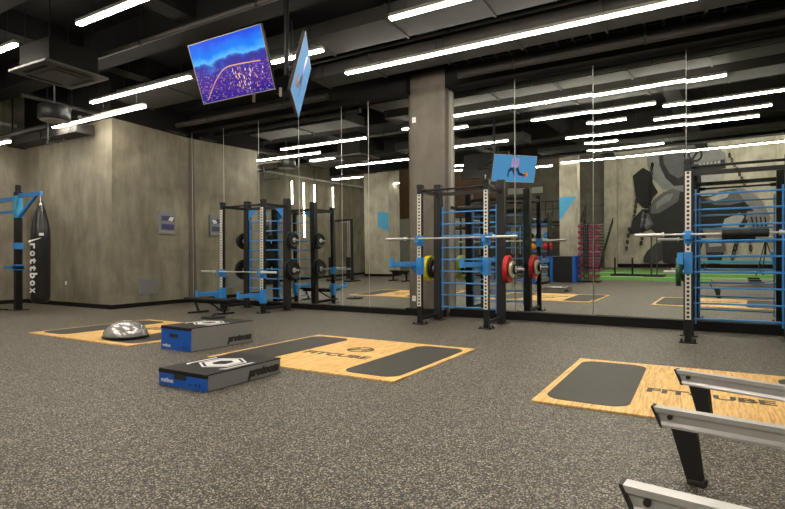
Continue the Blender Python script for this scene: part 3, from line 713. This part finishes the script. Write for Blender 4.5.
# ------------------------------------------------------------------ the far side of the gym, seen in the mirrors
struct('turf_strip', MB().box(-6.2, 8.0, -12.5, -2.9, 0, .015), 'turf')
struct('turf_line', MB().box(-6.2, 8.0, -5.6, -5.1, .015, .02).box(-6.2, 8, -9.2, -8.7, .015, .02), 'pale')
colR = struct('column_far', MB().box(-6.1, -5.3, -3.4, -2.9, 0, 6.0, .02), 'ccol')
colL = struct('column_far', MB().box(-15.65, -14.1, -4.2, -3.0, 0, 6.0, .02), 'ccol')
struct('baseboard_column', MB().box(-15.68, -14.07, -4.23, -2.97, 0, .14), 'base')
struct('wall_partition', MB().box(-17, -12.2, -7.6, -7.4, 0, 3.3), 'pale')
struct('wall_partition', MB().box(-17, -10.5, -9.6, -9.4, 3.3, 9.0), 'brown')
def facing(name, poly, y, m, parent=None): return MB().prism(poly, y-.012, y, 'y').build(name, m, parent)
facing('painted_triangle', [(-6.1, 3.75), (-5.32, 3.75), (-6.1, 2.65)], -2.895, 'skyblue', colR)['label'] = 'light blue painted triangle'
facing('painted_patch', [(-14.75, 3.5), (-14.12, 3.4), (-14.12, 2.4), (-14.8, 2.7)], -2.992, 'skyblue', colL)['label'] = 'blue painted patch'

# mural, traced in crop pixels and laid on the far wall in metres
def mw(a, b):
    cx = (0.015925787753912707, -9.057840307831592e-05, 1.6823454323474415e-07, -2.840648934398967e-06, -8.084075126262631)
    cz = (-0.0017328712953721048, -0.01769826238576271, 3.775391275394162e-06, 1.4707514707501534e-07, 8.148737373737381)
    q = (a, b, a*b, a*a, 1)
    return (sum(i*j for i, j in zip(cx, q)), sum(i*j for i, j in zip(cz, q)))
mu = empty('wall_mural', (0, -16.84, 0), 0, 'large grey graffiti mural of a muscular lifter with chains, mirrored behind nearest rack', 'mural')
lay = [0]
def paint(name, m, pts):
    lay[0] += 1; y = .006+.003*lay[0]
    return MB().prism([mw(*p) for p in pts], y-.003 if lay[0] > 1 else 0, y, 'y').build(name, m, mu)
def oval(cx, cy, rx, ry, n=28, a0=0, a1=360): return [(cx+rx*math.cos(R(a0+(a1-a0)*i/n)), cy+ry*math.sin(R(a0+(a1-a0)*i/n))) for i in range(n if a1-a0 == 360 else n+1)]
paint('painted_plate_rim', 'g4', [(222, 10), (225, 60), (245, 110), (285, 150), (335, 165), (440, 160), (500, 110), (530, 50), (520, 5), (360, -20)])
paint('painted_plate_face', 'g1', [(270, 10), (275, 60), (300, 110), (335, 140), (430, 130), (480, 90), (500, 20), (420, -15)])
paint('painted_plate_band', 'g3', [(285, 0), (292, 50), (315, 90), (350, 110), (420, 80), (505, 55), (500, 10), (400, -25)])
paint('painted_helmet', 'g4', [(370, 0), (375, 90), (520, 62), (505, -10), (440, -25)])
paint('painted_helmet_band', 'g1', [(375, 95), (378, 60), (520, 35), (525, 70)])
paint('painted_emblem', 'g0', oval(402, 18, 30, 28)); paint('painted_emblem_core', 'g4', oval(402, 18, 21, 20)); paint('painted_emblem_bar', 'g0', [(385, 35), (392, 40), (420, 2), (412, -4)])
for i in range(7): paint('painted_letter_mark', 'g5', [(402+i*15, 68-i*2.4), (413+i*15, 66-i*2.4), (413+i*15, 54-i*2.4), (402+i*15, 56-i*2.4)])
paint('painted_face', 'g5', [(425, 100), (520, 80), (500, 130), (470, 165), (430, 170)])
paint('painted_shard', 'g0', [(165, 100), (207, 68), (238, 85), (248, 130), (270, 165), (250, 185), (230, 230), (205, 225), (180, 195)])
paint('painted_cloak', 'g1', [(150, 330), (165, 270), (205, 230), (240, 235), (290, 170), (360, 160), (430, 180), (520, 175), (600, 190), (640, 240), (600, 300), (520, 330), (440, 350), (410, 420), (350, 430), (300, 400), (290, 350), (240, 310), (190, 325)])
paint('painted_shoulder', 'g3', [(230, 235), (250, 195), (290, 165), (330, 150), (360, 160), (350, 200), (310, 225), (275, 245), (245, 250)])
paint('painted_shoulder_light', 'g4', [(262, 205), (300, 175), (332, 168), (320, 195), (285, 215), (262, 232)])
paint('painted_forearm', 'g3', [(205, 240), (232, 250), (250, 290), (225, 310), (195, 300)])
paint('painted_knuckles', 'g4', [(200, 270), (225, 262), (240, 290), (215, 300)])
paint('painted_bicep', 'g3', [(440, 190), (500, 160), (560, 150), (610, 170), (640, 210), (600, 200), (540, 215), (480, 215)])
paint('painted_bicep_light', 'g5', [(455, 188), (505, 168), (545, 160), (530, 185), (480, 200)])
paint('painted_arm', 'g4', [(560, 140), (620, 160), (670, 195), (690, 235), (640, 240), (600, 200)])
paint('painted_torso_shadow', 'g0', [(430, 200), (480, 215), (540, 215), (600, 205), (610, 235), (560, 270), (480, 290), (430, 285)])
paint('painted_fist', 'g4', [(610, 240), (690, 235), (705, 265), (690, 305), (640, 300), (605, 270)])
for i in range(4): paint('painted_finger_line', 'g0', [(625+i*18, 262), (631+i*18, 260), (640+i*17, 300), (633+i*17, 300)])
paint('painted_background_patch', 'g5', [(520, 270), (580, 245), (600, 260), (560, 330), (500, 335)])
paint('painted_thigh', 'g4', [(430, 310), (520, 300), (590, 320), (560, 345), (450, 350)])
paint('painted_knee', 'g3', [(440, 350), (520, 350), (525, 395), (490, 410), (445, 400)])
paint('painted_knee_light', 'g5', [(450, 355), (500, 352), (510, 375), (460, 380)])
paint('painted_shin', 'g1', [(445, 400), (520, 400), (500, 455), (460, 458)])
paint('painted_leg', 'g1', [(280, 350), (365, 330), (370, 440), (330, 450), (290, 440)])
paint('painted_drape', 'g2', [(225, 395), (260, 365), (285, 360), (290, 430), (250, 445), (210, 440), (210, 420)])
def chain(pts, rr_=9):
    n = len(pts)
    for i, (a, b) in enumerate(pts):
        o = oval(a, b, rr_*.6, rr_, 12); q = oval(a, b, rr_*.3, rr_*.6, 12)
        m_ = MB(); y = .006+.003*(lay[0]+2)
        for j in range(12):
            k = (j+1) % 12; m_.prism([mw(*o[j]), mw(*o[k]), mw(*q[k]), mw(*q[j])], 0, y, 'y')
        m_.build('painted_chain_link', 'g0', mu)
def line(p, q, step=19):
    n = int(math.hypot(q[0]-p[0], q[1]-p[1])/step); return [(p[0]+(q[0]-p[0])*i/n, p[1]+(q[1]-p[1])*i/n) for i in range(n+1)]
chain(oval(243, 56, 3, 8, 1, 0, 0)); chain(line((243, 70), (235, 230))); chain(line((180, 200), (172, 260))); chain(line((150, 310), (140, 385))); chain(line((220, 240), (200, 365)))
chain(line((540, 20), (600, 130))); chain(line((568, 365), (552, 420)), 14); chain(line((625, 350), (625, 385)), 13)

# big black and blue box
bb = empty('plyometric_box', (-5.42, -1.3, 0), 0, 'big black box with blue sides at the foot of the mirrored right pillar', 'plyometric box')
MB().box(-.40, .40, -.5, .5, 0, 1.08, .01).build('black_cover', 'boxblack', bb)
for s in (-1, 1): MB().box(s*.53 if s < 0 else .40, -.40 if s < 0 else .53, -.5, .505, 0, 1.09, .01).build('side_pad', 'boxblue', bb)
bs = empty('step_platform', (-6.2, .3, 0), 0, 'low grey blue step box left of the big black box, in the mirror', 'step')
MB().box(-.45, .45, -.35, .35, .1, .26, .01).build('tread', 'boxgrey', bs); MB().box(-.4, .1, .33, .36, 0, .2, .01).build('front_panel', 'boxblue', bs); MB().box(-.4, .4, -.3, .3, 0, .1).build('riser', 'post', bs)

# dumbbell towers
def tower(x, y, lab):
    r_ = empty('dumbbell_tower', (x, y, 0), 0, lab, 'dumbbell rack')
    MB().box(-.33, .33, -.3, .3, 0, .06, .01).build('base', 'black', r_)
    for s in (-1, 1): MB().box(s*.08-.02, s*.08+.02, -.04, .04, .05, 2.45).build('upright', 'black', r_)
    m_ = MB()
    m_.box(-.02, .02, -.03, .03, .1, 2.4)
    for k in range(10): m_.box(-.30, .30, -.05, .05, .14+.23*k, .155+.23*k)
    m_.build('saddle', 'black', r_)
tower(-4.60, -1.4, 'tall black dumbbell tower mirrored beside the big black box')
d0 = None
ROWS = ["lowest", "second", "third", "fourth", "fifth", "sixth", "seventh", "eighth", "ninth", "topmost"]
for sx in (-1, 1):
    for k in range(10):
        if d0 is None:
            d0 = empty('dumbbell', (0, 0, 0))
            MB().cyl((0, -.1, 0), (0, .1, 0), .018, 8).build('handle', 'chrome', d0)
            for q in (-1, 1): MB().cyl((0, q*.08, 0), (0, q*.18, 0), .08, 8).build('head', 'pink', d0)
            d = d0
        else: d = copy_tree(d0)
        d.location = (-4.60+sx*.215, -1.40, .25+.23*k)
        tag(d, f'{ROWS[k]} pink dumbbell on the {"left" if sx < 0 else "right"} side of the mirrored tower', 'dumbbell', 'pink dumbbells on the tower')

# medicine ball rack
mr = empty('ball_rack', (-6.55, -1.0, 0), 0, 'white and blue storage rack with balls behind the red plates, in the mirror', 'storage rack')
for x in (-.55, .55): MB().box(x-.03, x+.03, -.25, .25, 0, 2.95, .006).build('upright', 'black', mr)
SH = (.35, .75, 1.33, 1.85, 2.5)
for i, z in enumerate(SH): MB().box(-.52, .52, -.22, .22, z-.04, z, .005).build('shelf', 'blue' if i != 3 else 'white', mr)
MB().box(-.50, .50, -.24, -.22, 1.85, 2.46).build('back_panel', 'white', mr)
bl = [(-6.09, 1.33, .2, 'red', 'big red exercise ball on the mirrored storage rack'), (-6.75, 1.33, .17, 'orange', 'orange exercise ball on the mirrored storage rack')]
for i in range(3): bl.append((-6.8+i*.33, 2.5, .13, 'black', ['black medicine ball left on the top shelf of the mirrored rack', 'black medicine ball in the middle of the top shelf of the mirrored rack', 'black medicine ball right on the top shelf of the mirrored rack'][i]))
for i in range(3): bl.append((-6.8+i*.33, 1.85, .13, ['black', 'post', 'blue'][i], ['black medicine ball left on the white shelf of the mirrored rack', 'charcoal medicine ball in the middle of the white shelf', 'blue medicine ball right on the white shelf of the mirrored rack'][i]))
for i in range(2): bl.append((-6.7+i*.5, .75, .15, ['yellow', 'red'][i], ['yellow ball low on the mirrored storage rack', 'small red ball low on the mirrored storage rack'][i]))
for x, z, r, m, lab in bl:
    o = MB().lathe([(max(r*math.sin(PI*i/14), .0005), -r*math.cos(PI*i/14)) for i in range(15)], n=24).build('exercise_ball', m, None, (x, -1.0+.02, z+r)); tag(o, lab, 'ball', 'balls on the storage rack')

# stair with railing, seen left of the mural
st = empty('staircase', (-7.75, -13.5, 0), 0, 'dark steel staircase with railing between the far pillar and the mural, in the mirror', 'staircase')
m_ = MB()
for k in range(14): m_.box(-.1, 1.1, -k*.26+1.2, -k*.26+1.5, .2*k+.3, .2*k+.36)
for k in range(14): m_.box(-1.4, -.1, -k*.26-1.5+.2, -k*.26-1.2+.2, 3.0-.0*k, 3.05) if k == 0 else None
m_.build('tread', 'offwhite', st)
MB().prism([(1.6, .1), (1.6, .35), (-2.4, 3.35), (-2.4, 3.05)], -.15, -.1, 'x').prism([(1.6, .1), (1.6, .35), (-2.4, 3.35), (-2.4, 3.05)], 1.1, 1.15, 'x').build('stringer', 'black', st)
m_ = MB()
for k in range(0, 15, 2): m_.cyl((-.12, 1.5-k*.28, .3+.21*k), (-.12, 1.5-k*.28, 1.3+.21*k), .025, 8)
m_.build('baluster', 'black', st)
MB().cyl((-.12, 1.5, 1.3), (-.12, -2.4, 4.24), .035, 8).cyl((-.12, 1.5, .8), (-.12, -2.4, 3.74), .02, 8).build('handrail', 'black', st)
ld = empty('mezzanine_landing', (-10.7, -13.0, 3.3), 0, 'dark mezzanine floor with railing reflected above the middle rack', 'mezzanine')
MB().box(-3.5, 2.4, -3.0, 0, -.15, .1).build('deck', 'darkwall', ld)
m_ = MB()
for k in range(13): m_.cyl((-3.4+k*.48, -.05, .1), (-3.4+k*.48, -.05, 1.15), .02, 6)
m_.build('baluster', 'black', ld)
MB().cyl((-3.4, -.05, 1.15), (2.4, -.05, 1.15), .03, 8).cyl((-3.4, -.05, .65), (2.4, -.05, .65), .02, 8).build('handrail', 'black', ld)

for i, x in enumerate((-13.9, -12.7, -11.5, -10.3)):
    q = empty('display_screen', (x, -13.02, 5.0), 0, ['leftmost', 'second', 'third', 'rightmost'][i]+' of four small grey screens mirrored above the middle rack top', 'screen', 'screens over the mezzanine')
    MB().box(-.42, .42, -.04, .0, 0, .5, .01).build('casing', 'black', q); MB().box(-.38, .38, .0, .008, .04, .46).build('panel', 'pale', q)
    MB().box(-.02, .02, -.04, 0, -.62, 0).build('stand', 'black', q)
rig = empty('training_rig', (-9.6, -3.2, 0), 0, 'large black training rig with blue panels mirrored behind the middle rack', 'training rig')
for i in range(5):
    for j in range(2):
        MB().box(-2.4+1.2*i-.04, -2.4+1.2*i+.04, j*1.5-.04, j*1.5+.04, 0, 3.1, .004).build('upright', 'black', rig)
for z in (2.55, 3.05):
    for y in (0, 1.5): MB().box(-2.4, 2.4, y-.03, y+.03, z-.04, z, .004).build('long_beam', 'post', rig)
for i in range(5): MB().cyl((-2.4+1.2*i, 0, 2.8), (-2.4+1.2*i, 1.5, 2.8), .025, 8).build('pull_up_bar', 'chrome', rig)
for i in (0, 2, 3): MB().box(-2.3+1.2*i, -1.3+1.2*i, 1.47, 1.5, 2.1, 2.2).build('blue_panel', 'blue', rig)
for i in range(4): MB().box(-2.3+1.2*i, -1.3+1.2*i, .1, .7, .5, .56, .01).build('storage_shelf', 'offwhite', rig)
# dark cable machines
def cable_machine(x, y, rz, h, w, lab):
    r_ = empty('cable_machine', (x, y, 0), rz, lab, 'cable machine')
    for s in (-1, 1):
        MB().box(s*w-.05, s*w+.05, -.06, .06, 0, h, .005).build('upright', 'black', r_)
        m_ = MB()
        for k in range(14): m_.box(s*w-.14, s*w+.14, .08, .24, .15+.07*k, .212+.07*k, .004)
        m_.build('weight_stack', 'post', r_)
        MB().cyl((s*w-.07, .16, .1), (s*w-.07, .16, h-.1), .012, 8).cyl((s*w+.07, .16, .1), (s*w+.07, .16, h-.1), .012, 8).build('guide_rod', 'chrome', r_)
        MB().box(s*w-.2, s*w+.2, -.35, .35, 0, .06, .01).build('foot', 'black', r_)
    MB().box(-w, w, -.05, .05, h-.1, h, .005).build('top_beam', 'black', r_)
    MB().cyl((-w*.5, -.1, h-.12), (w*.5, -.1, h-.12), .02, 8).build('pull_up_bar', 'chrome', r_)
cable_machine(-14.4, .8, R(15), 2.9, .65, 'tall black cable machine left of the pale pillar, in the mirror')
cable_machine(-12.2, -5.6, 0, 2.6, .9, 'wide black cable machine mirrored right beside the column edge')
cable_machine(-9.3, -4.6, 0, 2.7, .9, 'black cable machine mirrored behind the middle rack, left of the balls')
cable_machine(-8.3, -7.6, 0, 2.7, 1.2, 'farthest black cable machine mirrored between the middle rack and the ball rack')
# dark machine columns by the wall
def bench(x, y, rz, lab):
    r_ = empty('weight_bench', (x, y, 0), rz, lab, 'weight bench')
    MB().box(-.6, .1, -.15, .15, .42, .5, .02).build('back_pad', 'boxblack', r_)
    MB().box(.14, .55, -.16, .16, .42, .5, .02).build('seat_pad', 'boxblack', r_)
    MB().box(-.55, .5, -.03, .03, .34, .42).build('spine', 'black', r_)
    for s in (-.5, .42): MB().box(s-.03, s+.03, -.03, .03, 0, .36).box(s-.04, s+.04, -.26, .26, 0, .05).build('leg', 'black', r_)
bench(-11.7, .1, R(20), 'black bench mirrored left of the concrete column')
bench(-10.0, -.9, R(-30), 'black bench mirrored low behind the yellow plate')
# steel tripod and posts by the mural
tp = empty('tripod_stand', (1.35, -8.0, 0), 0, 'black tripod stand in front of the mural behind the nearest rack rungs', 'tripod')
MB().cyl((0, 0, .9), (0, 0, 2.0), .03, 10).build('pole', 'black', tp)
for a in range(3): MB().cyl((0, 0, 1.7), (.5*math.cos(a*2.1+.3), .5*math.sin(a*2.1+.3), 0), .022, 8).build('leg', 'black', tp)
MB().box(-.12, .12, -.08, .08, 1.95, 2.15, .01).build('head', 'black', tp)
sp_ = empty('sled_post', (-2.85, -6.0, 0), 0, 'push sled with two pale posts on the green turf, in the mirror', 'push sled')
MB().box(-.45, .45, -.4, .4, .02, .1, .01).build('sled_base', 'black', sp_)
for s in (-.12, .12): MB().cyl((s, 0, .1), (s, 0, 2.0), .035, 12).build('post', 'pipe', sp_)
sp2 = empty('sled_post', (-4.1, -6.3, 0), 0, 'short black sled on the turf left of the pale posts, in the mirror', 'push sled')
MB().box(-.7, .7, -.3, .3, .02, .1, .01).build('sled_base', 'black', sp2)
for s in (-.55, .25): MB().cyl((s, 0, .1), (s, 0, .9), .04, 12).build('post', 'black', sp2)
bb2 = empty('blue_bench', (.9, -12.9, 0), 0, 'long low blue bench at the foot of the mural, in the mirror', 'bench')
MB().box(-2.6, 3.2, -.2, .2, .42, .58, .02).build('seat', 'skyblue', bb2)
for x in (-2.3, .3, 2.9): MB().box(x-.05, x+.05, -.15, .15, 0, .42).build('leg', 'black', bb2)

# ------------------------------------------------------------------ world, camera, view
w = bpy.data.worlds.new('world'); S.world = w; w.use_nodes = True
w.node_tree.nodes['Background'].inputs[0].default_value = (.5, .5, .55, 1); w.node_tree.nodes['Background'].inputs[1].default_value = .02
cam = bpy.data.cameras.new('camera'); co = bpy.data.objects.new('camera', cam); C.objects.link(co)
cam.sensor_width = 36; cam.lens = 523/785*36; cam.shift_y = 5.5/785
co.location = (0, 0, 1.25); co.rotation_euler = (PI/2, 0, R(30.1)); S.camera = co
S.view_settings.view_transform = 'Standard'; S.view_settings.look = 'None'; S.view_settings.exposure = 0; S.view_settings.gamma = 1
S.view_settings.use_curve_mapping = False
